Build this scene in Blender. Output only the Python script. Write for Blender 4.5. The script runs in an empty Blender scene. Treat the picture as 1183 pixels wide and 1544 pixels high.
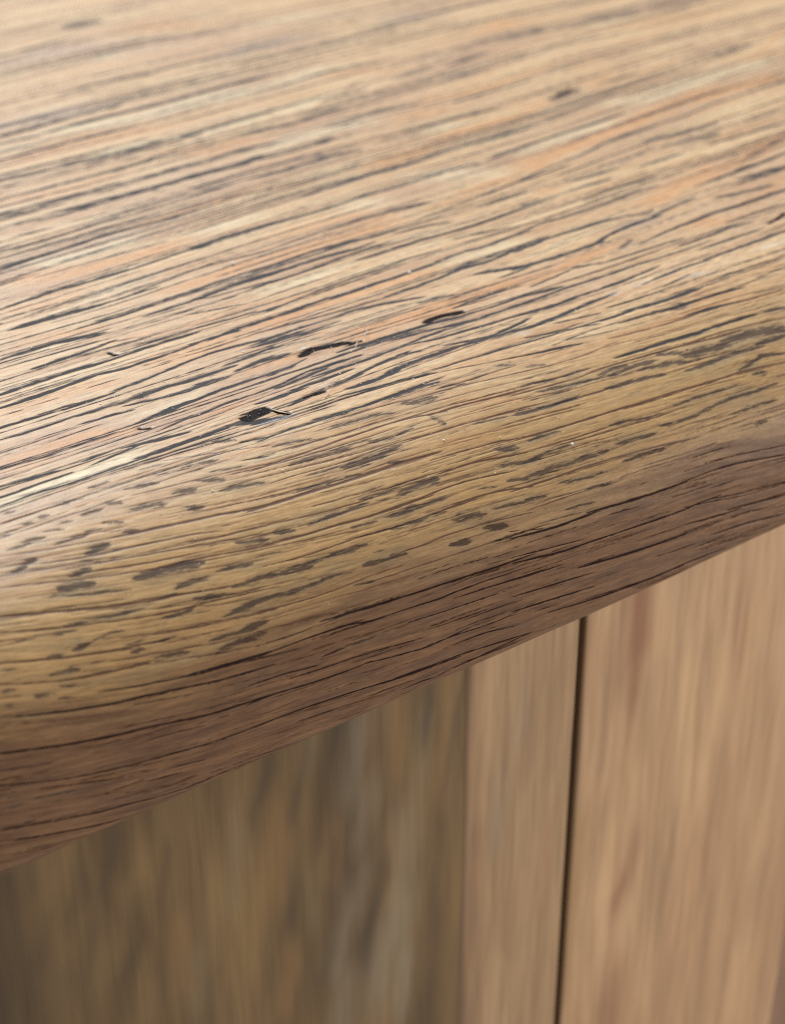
import bpy, bmesh, math, random
import numpy as np
from mathutils import Matrix, Vector

MM = 0.001
scene = bpy.context.scene
col = scene.collection

# ------------------------------------------------------------------ camera
cam_data = bpy.data.cameras.new('camera')
cam = bpy.data.objects.new('camera', cam_data)
col.objects.link(cam)
FWD = Vector((0.51308, 0.68811, -0.51308)).normalized()
RIGHT = Vector((FWD.y, -FWD.x, 0)).normalized()
UP = RIGHT.cross(FWD).normalized()
rot = Matrix((RIGHT, UP, -FWD)).transposed().to_4x4()
CAM = Vector((-110.178, -146.879, 106.687)) * MM
cam.matrix_world = Matrix.Translation(CAM) @ rot
cam_data.sensor_fit = 'VERTICAL'
cam_data.sensor_height = 36.0
cam_data.sensor_width = 36.0
cam_data.lens = 2748.0 / 1544.0 * 36.0
cam_data.clip_start = 0.005
cam_data.clip_end = 20.0
cam_data.dof.use_dof = True
cam_data.dof.focus_distance = 0.229
cam_data.dof.aperture_fstop = 24.0
scene.camera = cam

# ------------------------------------------------------------------ light
world = bpy.data.worlds.new('World')
scene.world = world
world.use_nodes = True
bg = world.node_tree.nodes['Background']
bg.inputs['Color'].default_value = (1.0, 0.97, 0.93, 1)
bg.inputs['Strength'].default_value = 0.43


def area_lamp(name, loc, target, size, size_y, power, color):
    d = bpy.data.lights.new(name, 'AREA')
    d.shape = 'RECTANGLE'
    d.size, d.size_y, d.energy, d.color = size, size_y, power, color
    o = bpy.data.objects.new(name, d)
    col.objects.link(o)
    o.location = loc
    v = Vector(target) - Vector(loc)
    o.rotation_euler = v.to_track_quat('-Z', 'Y').to_euler()
    return o


# the window beyond the table, high up, and a lamp added at right to light the front
area_lamp('window_light', (0.10, 1.20, 1.62), (0.02, 0, 0), 1.2, 1.5, 80.0, (0.74, 0.88, 1.0))
area_lamp('side_light', (0.62, -0.26, -0.06), (0.10, 0.02, -0.10), 0.30, 0.40, 3.5, (1.0, 0.91, 0.80))

scene.view_settings.view_transform = 'Standard'
scene.view_settings.look = 'None'
scene.view_settings.exposure = 0.0
scene.view_settings.gamma = 1.0
scene.view_settings.use_curve_mapping = False
scene.cycles.max_bounces = 6
scene.cycles.use_denoising = False
scene.cycles.filter_width = 1.1

# ------------------------------------------------------------------ noise helpers
def lattice(seed):
    return np.random.default_rng(seed).random((256, 256)).astype(np.float32)


def noise(x, y, seed):
    """smooth value noise in 0..1, one cell per unit"""
    L = lattice(seed)
    xi = np.floor(x).astype(np.int32); yi = np.floor(y).astype(np.int32)
    fx = (x - xi).astype(np.float32); fy = (y - yi).astype(np.float32)
    fx = fx * fx * (3 - 2 * fx); fy = fy * fy * (3 - 2 * fy)
    x0, x1, y0, y1 = xi & 255, (xi + 1) & 255, yi & 255, (yi + 1) & 255
    a = L[x0, y0] * (1 - fx) + L[x1, y0] * fx
    b = L[x0, y1] * (1 - fx) + L[x1, y1] * fx
    return a * (1 - fy) + b * fy


def sstep(a, b, x):
    t = np.clip((x - a) / (b - a), 0, 1)
    return t * t * (3 - 2 * t)


# ------------------------------------------------------------------ the edge profile of the tabletop (mm)
PA, PB, PT, PR = 26.0, 19.0, 32.0, 3.0
def profile_points():
    p = [(700.0, 0.0), (PA, 0.0)]
    for t in np.linspace(0, math.pi / 2, 200)[1:]:
        p.append((PA - PA * math.sin(t), -PB + PB * math.cos(t)))
    p.append((0.0, -PT + PR))
    for t in np.linspace(0, math.pi / 2, 30)[1:]:
        p.append((PR - PR * math.cos(t), -PT + PR - PR * math.sin(t)))
    p.append((420.0, -PT))
    p = np.array(p)
    s = np.r_[0, np.cumsum(np.linalg.norm(np.diff(p, axis=0), axis=1))] - (700.0 - PA)
    return p, s
PP, PS = profile_points()
S_END = PS[-1]


def surf(u, s, h=0.0):
    """surface point (mm) and its normal in the y-z plane, raised by h along the normal"""
    s = np.asarray(s, float)
    y = np.interp(s, PS, PP[:, 0]); z = np.interp(s, PS, PP[:, 1])
    e = 0.35
    ty = np.interp(s + e, PS, PP[:, 0]) - np.interp(s - e, PS, PP[:, 0])
    tz = np.interp(s + e, PS, PP[:, 1]) - np.interp(s - e, PS, PP[:, 1])
    n = np.hypot(ty, tz) + 1e-9
    ny, nz = tz / n, -ty / n
    return y + ny * h, z + nz * h, ny, nz


# grain marks read off the board: kind, width (1/100 mm), strength (%), then u s pairs (1/20 mm)
#   P pore line, R red-brown hairline, S short dark fleck, O orange, C cream, M mauve, W whitish streak, X chip
MARKS = """
P 87 40 12 -1560 84 -1565 194 -1566
P 72 40 205 -1594 323 -1597 442 -1590 559 -1619 628 -1620
P 106 50 141 -1487 228 -1481 356 -1494 492 -1503 641 -1527 780 -1527 877 -1513
P 97 45 -103 -1328 -16 -1322 128 -1337 209 -1344
P 86 35 229 -1352 327 -1349
P 115 50 354 -1347 441 -1358 539 -1357 638 -1382 740 -1394
P 123 85 -166 -1201 -44 -1225 113 -1237 223 -1255 316 -1253
P 66 50 316 -1253 443 -1251 566 -1265 703 -1296 815 -1280
P 46 30 400 -1111 520 -1124 732 -1153
P 54 35 -75 -1092 59 -1095 197 -1099 313 -1099
P 72 55 111 -974 242 -991 357 -1001
P 135 85 357 -1001 427 -1013 505 -1022 579 -1023 650 -1027
P 92 65 -289 -949 -201 -959 -102 -972 6 -971
P 114 80 6 -971 61 -977 115 -981
P 139 90 -303 -812 -233 -815 -153 -810 -62 -808
P 62 70 -62 -808 34 -812 128 -821
P 63 50 34 -812 168 -840 288 -862 397 -864 537 -855
P 80 60 -151 -708 -67 -709 23 -716 129 -723 208 -731
P 54 60 208 -731 288 -751 371 -749 472 -756
P 106 60 38 -668 115 -676 190 -677
P 133 85 185 -681 260 -693 341 -702 440 -708
P 56 50 243 -667 315 -661 409 -661
P 51 60 79 -628 157 -635
P 51 50 142 -599 242 -581
P 39 60 -77 -519 7 -518 106 -516 175 -510 260 -511
P 73 65 97 -433 177 -445 231 -450 270 -449
P 85 70 -279 -661 -217 -650 -168 -640
O 402 70 -195 -1111 -11 -1075 197 -1045 384 -1046
O 276 80 152 -774 270 -784 383 -792 504 -805
O 201 50 320 -1261 489 -1274 841 -1319
O 128 40 -26 -534 125 -547 340 -556
O 370 30 80 -1699 251 -1645 486 -1699
O 254 40 -303 -922 -142 -896 -28 -908
O 314 40 -339 -767 -239 -711 -120 -676
C 399 60 -98 -1191 71 -1160 275 -1182
C 327 50 431 -1110 548 -1103 701 -1105
C 277 50 -124 -864 23 -870 183 -890
P 71 40 863 -1392 999 -1396
P 62 40 854 -1271 985 -1270
P 116 55 867 -1161 982 -1175 1076 -1182 1196 -1196 1306 -1194
P 48 30 705 -1149 867 -1161
P 130 60 994 -1042 1069 -1048 1199 -1052 1356 -1063
P 67 40 1356 -1063 1474 -1068
P 95 55 623 -1024 706 -1024 808 -1025 971 -1035
P 95 60 796 -884 883 -887 989 -890 1086 -889 1160 -882
P 57 40 563 -858 688 -874 796 -884
P 58 50 1090 -791 1205 -800 1311 -818 1419 -837 1550 -854
P 70 50 1297 -756 1392 -758 1472 -760
P 114 80 411 -699 536 -709 653 -716 763 -708
P 108 85 666 -770 777 -763 872 -755 923 -755
P 63 70 929 -762 1012 -757
P 98 75 957 -730 1012 -734 1107 -709
P 69 50 763 -708 827 -715
P 62 60 443 -747 543 -755 666 -770
P 68 60 381 -652 524 -656 629 -670 748 -687 859 -691
P 107 70 744 -637 855 -640 963 -647 1056 -644
P 87 60 1056 -644 1139 -639 1247 -650 1389 -663
P 52 60 322 -493 444 -516 556 -531 656 -537 748 -540 846 -561 947 -550
P 32 40 325 -567 430 -586 523 -586
P 77 70 243 -441 340 -452 457 -468 560 -459 659 -464 756 -463 848 -476 921 -484
P 82 70 927 -490 1001 -499 1077 -485 1160 -500 1256 -506
P 63 50 1072 -588 1234 -568
P 82 70 658 -376 723 -377 829 -387 922 -400
P 78 60 922 -400 1028 -394 1103 -412 1187 -425
P 59 50 208 -387 267 -387 379 -376 460 -372 560 -372 654 -370
P 100 60 499 -352 601 -342 691 -313
P 135 50 697 -280 772 -272
P 73 50 173 -333 293 -349 400 -342 499 -352
P 87 40 165 -321 302 -307 407 -319
P 123 60 949 -339 1017 -329 1088 -307
P 76 50 996 -283 1072 -288
P 50 70 764 -201 849 -205 915 -205 964 -203
X 160 95 613 -171 648 -176 687 -174 744 -160
P 61 80 407 -150 494 -155 602 -156 684 -140 766 -143
P 61 60 766 -143 840 -135 952 -147
P 77 70 491 -131 580 -127 659 -109 748 -101
P 72 65 748 -101 846 -102 917 -106
P 62 60 513 -80 578 -66 701 -63 774 -54 873 -54
P 70 70 586 -16 666 0 723 7 840 -14
O 444 70 484 -810 639 -801 808 -807 995 -827
O 259 80 227 -417 435 -447 626 -440 849 -434
O 314 90 382 -230 550 -231 704 -227 873 -235 1019 -226
O 331 50 1283 -876 1564 -869
O 179 40 308 -541 444 -516 592 -504
O 241 40 802 -1297 958 -1269
O 323 40 653 -945 811 -930 983 -930
O 233 40 1137 -839 1324 -846
C 433 50 904 -1001 1006 -985 1075 -982
C 201 60 351 -606 507 -608 698 -629
C 279 50 927 -459 1050 -452 1216 -458
C 612 50 1265 -1066 1380 -1033 1495 -999
P 69 60 1525 -847 1650 -857 1740 -870
P 82 40 1673 -749 1754 -741 1851 -747
P 105 55 1371 -664 1520 -674 1619 -688 1756 -688
P 104 50 1606 -598 1738 -625 1888 -615
P 102 55 1400 -525 1535 -530 1638 -538 1775 -559 1843 -546
P 70 60 1245 -515 1371 -535 1417 -524
P 98 65 1154 -406 1276 -425 1395 -425 1517 -426 1593 -416
P 120 85 1066 -303 1152 -301 1250 -302 1373 -308
P 87 80 1373 -308 1465 -339 1559 -349 1660 -355
M 273 80 1500 -347 1582 -354 1660 -355
P 100 50 1666 -362 1771 -390 1858 -398
P 108 50 1628 -402 1681 -398
P 87 60 1974 -474 2085 -481 2245 -493
P 114 50 1960 -359 2040 -337 2142 -335
P 90 50 2095 -409 2199 -409 2315 -414
P 76 65 1505 -232 1592 -245 1681 -258 1759 -258
P 125 75 1747 -266 1851 -271 1937 -267 2057 -274 2168 -278
S 126 70 1409 -238 1478 -263
P 69 60 1836 -188 1947 -199 2073 -189
P 67 50 1295 -184 1383 -182 1496 -184 1587 -181
P 80 60 1590 -146 1695 -146 1797 -160 1856 -150
P 65 50 1614 -85 1742 -88 1844 -91
P 100 70 1570 -21 1679 -26 1778 -28 1905 -34
X 119 70 1912 -109 1962 -118 2015 -136
P 72 65 897 -102 1008 -106 1117 -113
P 47 65 1034 -185 1118 -192 1204 -210
P 108 70 932 -143 988 -140 1055 -130
P 63 60 1117 -113 1228 -110 1320 -114 1386 -116
P 73 55 1215 -203 1268 -194
P 72 70 1044 -50 1127 -47 1227 -51 1323 -60 1383 -66
P 58 50 1391 -112 1463 -111 1548 -112 1646 -116
P 60 60 1294 -1 1370 -5 1463 -17 1541 -11
P 99 80 853 -50 928 -41 1029 -42
P 77 70 793 22 851 29 959 18 1054 5 1142 3
P 52 55 1332 44 1412 35
W 84 80 1146 3 1185 3
W 57 50 1230 1 1289 -5
W 73 80 1410 37 1485 45
W 75 60 1727 20 1843 23
W 89 90 775 42 800 51
W 48 40 1539 37 1646 42
P 45 55 922 51 1018 65
P 38 50 1041 105 1116 106
P 89 55 1140 98 1235 108 1308 106 1377 108
P 43 50 1108 58 1191 62 1270 62
P 47 55 1089 137 1187 142 1287 147 1409 150 1501 159
S 134 60 1247 152 1299 153
P 49 60 799 72 898 88 981 106
P 22 50 842 134 932 125 1027 130
P 24 50 902 140 1005 155
R 30 60 999 181 1139 194 1222 198 1300 199
P 61 65 1297 193 1383 197 1439 204
R 30 60 1439 204 1530 215 1643 217
P 62 75 1107 251 1186 259 1308 259 1454 267
R 27 70 1200 283 1320 286 1470 300 1555 312
S 84 75 1508 268 1583 281
S 164 80 1291 320 1346 318 1430 326 1531 339
P 37 35 1620 142 1722 138
P 44 35 1509 85 1560 90
P 27 40 1545 199 1650 210
O 242 70 988 -209 1177 -230 1433 -264
O 332 70 1716 -455 1908 -510 2130 -526
O 274 60 1695 -213 1833 -214
O 217 50 1493 -720 1622 -736
O 213 40 1940 -240 2252 -356
P 92 75 -433 -658 -367 -659 -244 -663 -151 -646
P 45 60 -457 -609 -366 -608 -261 -606 -162 -601
P 49 50 -477 -542 -372 -546
P 85 70 -366 -558 -296 -564 -213 -570 -154 -578
P 41 60 -154 -578 -94 -568
P 96 85 -524 -474 -473 -475 -393 -480 -304 -487 -208 -481
P 74 75 -208 -481 -123 -486 -37 -491 55 -492
P 81 80 -557 -406 -495 -406 -409 -412 -339 -423 -265 -425
P 73 70 -265 -425 -193 -412 -131 -424 -50 -423 40 -433
P 65 50 44 -439 102 -440 147 -432
P 32 50 -139 -506 -66 -513 49 -506
X 179 90 -182 -519 -171 -500
P 68 75 -605 -308 -538 -309 -483 -306
P 46 70 -472 -316 -410 -315
P 79 80 -409 -303 -355 -309 -311 -307
P 54 60 -311 -307 -260 -316
P 68 65 -257 -322 -188 -327 -98 -341 -23 -352
P 63 60 -23 -352 50 -357 120 -356 199 -341
P 101 60 76 -354 147 -353 203 -347
P 55 55 -632 -255 -563 -247 -473 -254 -396 -256
P 103 75 -399 -251 -321 -253 -260 -246
P 176 85 -285 -249 -229 -254 -173 -260
P 129 80 -173 -260 -123 -254 -56 -253 28 -255
P 94 50 -273 -225 -190 -209 -116 -210 -29 -208
P 121 60 -77 -220 -13 -212
P 80 65 -411 -207 -360 -207 -320 -199
P 98 70 53 -229 135 -243
P 91 60 47 -274 112 -276 165 -288
P 105 80 -300 -132 -258 -138 -188 -146 -132 -151
P 77 80 -132 -151 -68 -157 -6 -159 36 -159
P 116 70 23 -161 80 -159
P 52 45 -277 -63 -217 -77 -168 -71 -90 -89 -25 -86
X 88 70 -335 -103 -303 -80
P 32 40 -529 -172 -477 -176 -428 -176
R 42 55 -590 -112 -533 -118 -480 -114
R 33 50 -697 -123 -630 -115 -586 -109
P 69 75 -291 26 -241 27 -191 29
P 38 70 -191 29 -106 19
P 59 60 -488 -9 -428 -19 -362 -26
P 89 70 -389 -32 -338 -23 -268 -13
P 77 75 -388 30 -335 35 -282 32
P 60 55 -505 -35 -447 -40
P 46 80 -616 40 -546 40 -485 39 -412 39
P 36 70 -755 40 -682 31 -616 40
P 58 70 -760 6 -726 6 -672 1 -595 -1
P 62 65 -737 -41 -681 -38 -619 -32
P 41 40 -721 -75 -664 -72
S 59 50 -406 114 -362 123 -316 129
S 91 60 -330 121 -289 126 -255 132
S 130 60 -213 64 -173 83
S 44 40 -434 77 -365 86
S 55 50 -282 165 -208 179
R 23 60 -468 157 -400 165 -284 178 -153 197
S 81 55 -498 127 -421 140
S 111 60 -407 187 -351 197
S 105 65 -328 178 -270 197
S 84 70 -290 229 -243 234 -192 245
S 109 50 -513 194 -438 209
S 90 45 -666 100 -642 109
S 100 50 -565 151 -532 164
P 64 40 -147 103 -99 114
R 27 50 -337 80 -229 110 -117 140
P 32 50 -185 163 -138 173
S 73 60 -405 236 -365 250
S 67 50 -568 82 -522 83
O 322 60 -701 -114 -575 -129 -445 -145 -345 -99
O 294 50 -573 -373 -380 -382 -256 -370
O 374 50 -154 -408 28 -390 178 -401
O 207 50 -181 -50 -38 -65
O 255 60 54 -219 113 -209
O 214 40 -147 -590 -11 -560
O 463 30 -371 -757 -270 -717
C 281 80 -776 37 -681 20 -562 17 -435 16 -374 7
C 322 50 -333 -164 -206 -160 -97 -187
P 60 55 166 -322 241 -327 300 -327
P 51 50 143 -287 251 -276
P 123 70 110 -236 149 -232 184 -231
P 125 75 59 -159 101 -160 144 -160
P 42 60 144 -160 204 -174
P 60 80 334 -162 420 -159 498 -162
P 52 60 13 -89 84 -92 184 -114
P 107 70 85 -83 153 -89 208 -97
P 81 65 210 -111 267 -110 325 -109
P 56 70 188 -79 249 -74 337 -75 408 -81 480 -87 558 -99 605 -100
P 87 65 0 -37 46 -34 104 -38
P 77 60 111 -48 187 -47 256 -53
P 102 75 61 16 133 0 187 -7 264 -14
P 63 70 268 -19 362 -39 442 -47
P 67 60 442 -47 480 -36
P 90 80 231 32 295 32 360 24 394 17
P 109 85 367 14 460 8 523 5 583 6
P 81 70 583 6 658 10 715 17 763 17
P 60 50 193 55 258 63 355 70 433 83
P 43 50 293 114 366 113 440 112
P 89 70 -78 51 -38 52 -16 59
P 38 50 21 54 93 58 151 55
W 53 60 150 -19 184 -22
R 28 60 -95 77 -10 69 84 71 187 64 321 75 433 83 564 108
R 29 60 564 108 716 134
P 58 50 -102 118 -45 112 13 116 119 120
P 51 55 71 110 176 118 261 119 336 114
P 38 50 119 120 218 118 330 122
P 73 60 363 117 417 123
S 62 60 421 147 487 158
S 57 50 512 155 566 154
S 70 55 610 137 666 154
R 25 65 -124 121 -30 130 68 135 165 134 246 138 334 156 448 160 570 177 671 188
R 29 80 -174 200 -111 203 -8 207 82 204 173 201 257 203 354 227
R 30 80 356 224 429 224 523 238 627 245
S 129 65 296 158 339 169 379 173
S 74 60 -92 153 -43 159 2 171
S 73 55 72 158 188 161 248 175
S 71 50 -152 165 -111 172
S 90 60 -93 224 -21 227 71 230
S 62 65 133 240 197 247 257 242
S 43 50 81 226 132 231
S 129 80 23 282 88 285 144 285 189 279
S 53 60 -70 270 7 275 52 278
R 17 60 -168 251 -81 258 -4 271 76 273 186 263 279 272 361 277 443 286 580 306
S 63 60 -134 300 -71 303 54 316
S 60 60 139 313 176 320
S 27 60 193 293 213 295
R 43 90 -242 309 -167 311 -78 315 -16 321 65 321 146 323 213 327 258 333
S 49 70 423 293 518 306
S 59 75 546 309 578 310
R 25 60 269 348 337 355 448 363 530 378
S 98 80 435 383 471 396 499 399
R 27 85 271 390 355 393 434 407 505 417
S 115 75 117 401 167 399 238 398
S 41 65 14 381 78 387 133 387
R 18 70 -71 379 11 386
R 23 80 55 427 147 434 233 429 325 432 424 449
S 91 60 415 427 491 439
S 59 60 420 470 470 477
S 68 60 113 444 233 454
S 42 50 329 462 381 473
R 23 70 234 479 306 479 388 487 458 501
S 168 40 327 234 354 258
O 165 60 289 319 420 339 546 355
O 411 80 358 -249 408 -194 474 -180
O 287 80 134 -209 200 -211 239 -216
O 229 50 112 0 190 11
O 174 30 404 199 604 275
P 47 60 701 132 785 145 870 158
R 24 60 657 187 764 200 880 205 965 201
S 74 50 689 176 741 189
P 53 70 974 249 1054 253 1129 255 1234 263
R 30 70 607 250 690 262 790 275 872 264 960 267 1037 274 1150 281 1276 297 1361 301
S 53 70 663 237 747 249 842 251
S 45 70 620 233 695 237
S 89 75 851 290 900 279 955 282
S 85 65 896 295 987 294 1049 300
S 59 60 656 266 741 278 836 289
S 88 70 989 312 1083 321 1154 338
S 42 65 668 291 735 296
S 36 60 619 285 647 288
S 69 90 854 328 923 333 985 339 1044 348
R 34 75 707 322 804 330 860 330
S 81 85 561 311 632 318 707 322 753 323
S 177 85 1154 317 1205 319 1270 325 1324 323
S 121 70 1078 285 1149 303
S 113 85 1327 319 1408 330 1523 348
S 75 85 1128 361 1204 363 1293 361 1410 372
S 77 85 1403 358 1510 365
S 65 90 1298 413 1357 405 1390 397 1454 409
S 103 60 1326 436 1373 447
R 29 85 515 376 601 385 704 392 797 395 905 402 987 404 1069 406 1166 415 1270 415 1346 421 1451 442
S 50 60 1028 442 1111 444 1246 451
S 62 70 1149 480 1228 480 1304 486 1383 488
S 67 60 925 474 1001 488 1112 485 1158 479
S 75 55 1188 521 1274 524 1361 529
S 62 70 550 392 589 391 638 398
S 62 80 798 430 852 434
S 37 65 850 437 910 446 974 449
R 21 70 490 416 593 420 680 429 773 432 852 434
S 70 65 475 440 519 442 599 436
S 55 65 599 436 649 442
S 72 65 783 482 852 487 914 494
S 88 65 545 476 632 485 740 488
S 104 70 468 479 536 479 593 485
R 24 75 443 499 552 507 652 507 743 514 836 521 929 530 1024 543
S 60 65 790 532 861 535 924 541
R 19 50 1024 543 1142 546 1281 549 1387 560
S 63 50 1254 573 1306 576
S 53 60 567 524 624 533 715 540
S 75 60 450 532 506 541
R 20 70 461 560 582 562 718 574
S 60 50 571 595 654 603
S 47 50 643 563 718 574
R 21 60 850 563 962 572 1095 577
P 45 95 656 627 750 637 862 645 944 649
P 27 80 944 649 1063 648 1166 657 1254 675 1366 693
P 20 70 1083 625 1186 634 1365 666
R 19 40 964 626 1030 634
R 18 40 860 690 1011 697
P 23 50 997 731 1103 747 1212 775 1381 793
P 24 50 1162 797 1272 814 1386 825
C 125 40 970 455 1097 467
S 60 50 -664 96 -638 101 -602 111
S 60 50 -777 73 -756 76
S 87 60 -724 124 -700 127
S 54 60 -766 128 -739 131
S 47 50 -807 132 -777 139
S 94 55 -629 161 -606 160 -584 162
S 45 45 -563 156 -529 160
S 53 50 -737 169 -693 183
S 81 55 -691 163 -662 168
S 69 65 -521 198 -492 199 -446 201
S 86 70 -401 249 -366 253
S 52 50 -829 142 -803 145
S 85 60 -792 178 -745 185
S 54 55 -835 188 -809 189 -782 191
S 65 60 -728 217 -684 219 -656 220
S 55 60 -651 211 -614 217
S 75 50 -601 204 -558 220
S 49 40 -605 232 -576 242
S 80 70 -568 249 -537 256
S 119 80 -677 269 -646 265 -623 265
S 45 60 -701 282 -677 290
S 37 60 -670 299 -630 309
R 20 50 -856 197 -778 216 -707 230 -646 244 -573 258
R 38 85 -571 255 -495 267 -418 278 -349 286 -294 298 -224 309
R 25 65 -775 253 -707 273 -635 287 -568 292 -481 304 -431 311 -380 329
S 94 70 -816 235 -789 236
S 85 70 -850 248 -817 248
S 85 75 -738 310 -710 309 -688 311
S 129 85 -777 332 -741 337 -706 345
S 52 70 -809 340 -752 357 -698 373 -637 388
R 21 65 -897 277 -829 294 -753 316 -684 335 -613 352 -549 364
R 25 80 -549 364 -471 373 -416 382 -350 395 -279 406
S 125 85 -605 370 -555 374 -499 381 -450 390
S 71 80 -338 374 -306 383 -271 390
S 76 70 -413 422 -378 426 -338 432
S 74 65 -527 424 -486 424 -446 428
S 104 75 -371 472 -314 473
S 52 60 -400 470 -371 472
R 36 90 -929 342 -873 359 -797 381 -718 403 -637 422 -585 434
R 24 80 -585 434 -520 444 -421 463
S 52 70 -804 418 -741 426 -678 435 -624 442
S 31 60 -596 432 -539 436
R 21 80 -946 376 -881 398 -805 421 -733 434 -653 456 -569 473 -512 477
S 66 65 -589 480 -550 483 -514 482
R 18 70 -512 477 -432 487 -327 502
S 80 60 -494 464 -451 474 -418 481
S 88 70 -444 527 -400 523 -335 521
S 42 60 -873 416 -834 426 -794 433
S 32 60 -919 410 -890 416
R 15 60 -960 407 -910 413
S 123 80 -812 472 -784 472
S 35 60 -773 471 -726 467 -694 471
S 76 60 -869 467 -839 473
R 26 85 -975 441 -910 461 -842 480 -783 494 -711 510
R 15 70 -711 510 -624 521
S 35 60 -614 524 -580 526
R 18 75 -618 507 -543 521 -476 532 -347 550
S 76 60 -688 524 -662 528
S 87 65 -638 556 -599 562 -566 569
S 62 75 -494 566 -465 568 -419 574
S 89 80 -418 571 -355 572
S 91 70 -480 595 -437 594 -363 597
S 76 75 -843 508 -819 515
S 35 60 -885 504 -866 509
S 50 50 -983 458 -954 464
S 40 50 -698 504 -653 507
R 18 70 -810 534 -737 548 -662 560
P 33 90 -553 623 -484 632 -424 638 -374 643
C 102 50 -893 436 -845 449 -804 454
R 37 85 -240 306 -169 314
S 107 90 -238 383 -196 393
S 51 75 -289 390 -265 392
S 62 75 -139 395 -80 394 -15 396 19 395
S 42 60 57 399 105 410
R 28 80 -294 400 -225 410 -151 416 -87 417 -26 426 52 432 134 432 174 434
S 44 65 -47 440 18 445
S 61 70 57 446 124 451 193 450
S 28 60 -307 423 -249 432
R 19 80 -272 453 -202 463 -112 465 -46 465 41 477 123 478 219 480 303 484
S 70 65 -223 482 -129 486 -32 490
S 96 70 -333 474 -272 479 -195 489
S 55 60 54 478 135 482 216 488
S 113 60 225 512 286 520 318 528
S 57 60 349 523 442 535
R 22 80 42 536 120 545 192 539 274 546 344 554 430 564
S 103 85 304 562 366 573
S 85 70 196 567 249 576
S 82 70 -52 535 26 542 52 545
S 49 50 -17 516 8 519
S 38 60 -179 526 -106 537
S 68 65 -353 520 -282 529 -201 532 -143 532
R 21 80 -364 547 -292 553 -219 562 -142 564 -49 562 29 569
R 20 70 -67 576 11 582 119 588 215 594 314 600 417 608
S 38 60 -93 572 -42 579
P 40 95 -186 625 -109 632 -44 638 9 643
P 31 85 9 643 77 649 160 655 244 661 316 668 406 672
P 20 80 -375 620 -289 627 -213 629 -148 630
P 26 80 -393 645 -318 647 -243 650 -166 655 -127 658
P 29 75 -140 656 -76 674 -22 676 59 680 128 690 199 688 300 697
P 29 70 199 708 300 717 407 728
P 21 70 58 721 171 737 316 747
P 15 60 97 618 180 620 263 631
R 16 50 -398 678 -299 688 -209 687
P 42 70 -204 715 -171 715
S 48 60 -145 713 -38 725
P 24 80 -288 740 -211 751 -132 755 -38 765 45 779
P 29 80 -65 793 17 805 101 820 201 817
P 26 70 115 816 202 821 319 835 411 827
P 26 60 173 850 275 848 366 871
P 30 80 17 873 102 882 203 887 277 897 416 913
C 66 60 -144 694 -91 700 -38 705
P 21 60 404 600 488 622
P 37 90 400 614 473 623 547 629 624 630 687 631
P 26 70 392 663 511 679 588 690
P 34 75 390 678 526 705 620 709 723 716 829 723 947 734 1032 732 1084 736
P 23 60 1084 736 1211 766 1380 788
P 33 80 391 728 513 741
P 46 85 625 780 722 792 804 802 888 808
P 40 80 837 804 939 813 998 813
P 39 80 1004 786 1092 800 1181 810
P 35 60 1180 803 1291 820 1387 831
P 30 50 394 781 516 794 627 809
P 34 80 396 827 519 841 630 853
P 36 85 521 877 649 896 781 908 899 914 1018 912 1146 928
P 32 75 1117 860 1225 870 1319 885 1398 899
P 29 50 1049 876 1137 879
R 22 80 -994 484 -929 506 -861 526 -801 539 -737 548 -672 556
S 64 60 -871 508 -824 515
S 50 50 -999 498 -971 506
S 59 60 -933 536 -896 545
S 51 60 -871 536 -832 549
S 46 75 -880 561 -850 570
S 50 65 -1002 530 -983 536
P 31 85 -948 572 -874 592 -812 606 -749 620
P 28 85 -749 620 -682 627 -594 645 -514 663 -454 670 -379 676
P 15 50 -1019 549 -948 572
P 24 85 -772 583 -709 598 -632 611 -566 626 -508 634 -454 638
P 33 95 -1043 625 -983 640 -913 660 -839 679 -774 694 -696 708
P 36 90 -696 708 -627 722 -557 740 -485 750 -384 760
P 22 75 -1058 698 -997 718 -914 750 -838 771 -760 786 -680 802
P 27 80 -680 802 -598 815 -526 826 -452 834 -388 837
P 22 70 -937 760 -851 790 -774 813
P 27 80 -793 841 -730 846
P 23 80 -624 851 -577 861
P 27 75 -684 861 -632 871
P 28 75 -615 898 -591 900
P 26 85 -1072 815 -1010 831 -925 858 -837 884 -769 895 -688 912 -616 926 -555 931
P 26 80 -1066 847 -993 875 -907 901 -817 924 -744 946
S 44 70 -1014 822 -993 827
S 31 60 -1042 736 -1021 745
S 31 60 -1066 759 -1014 772
S 31 60 -987 770 -939 781 -890 793
P 30 50 -555 931 -468 928 -385 949
C 56 60 -946 662 -910 672 -873 685
C 62 50 -1050 720 -1009 731 -972 740
C 60 50 -693 679 -625 694
C 66 50 -857 854 -801 860 -743 865
P 27 85 -401 713 -326 717 -262 731
P 32 80 -406 835 -330 840 -252 845 -173 853 -93 862
P 33 85 -93 862 -10 874 74 883 174 891
P 28 70 -403 764 -340 763 -251 779 -146 788 -106 785
R 18 50 -405 806 -342 811 -278 810
P 28 60 161 921 279 922 416 915
S 591 60 1183 -3321 1251 -3331 1319 -3322
P 178 35 659 -2873 786 -2900 964 -2910 1127 -2917 1271 -2922
P 146 30 918 -3399 1124 -3405
P 120 30 1375 -3384 1539 -3389
P 154 35 781 -3120 1108 -3179
P 167 35 800 -2565 906 -2586 1041 -2588 1096 -2581
P 156 40 516 -2582 604 -2596
P 170 55 357 -2261 464 -2268 580 -2287 697 -2306 818 -2309
P 151 50 540 -2212 656 -2230 769 -2237 916 -2236 1034 -2244
P 156 50 1034 -2244 1181 -2264 1332 -2285 1474 -2282
P 178 55 361 -2200 427 -2194
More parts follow.
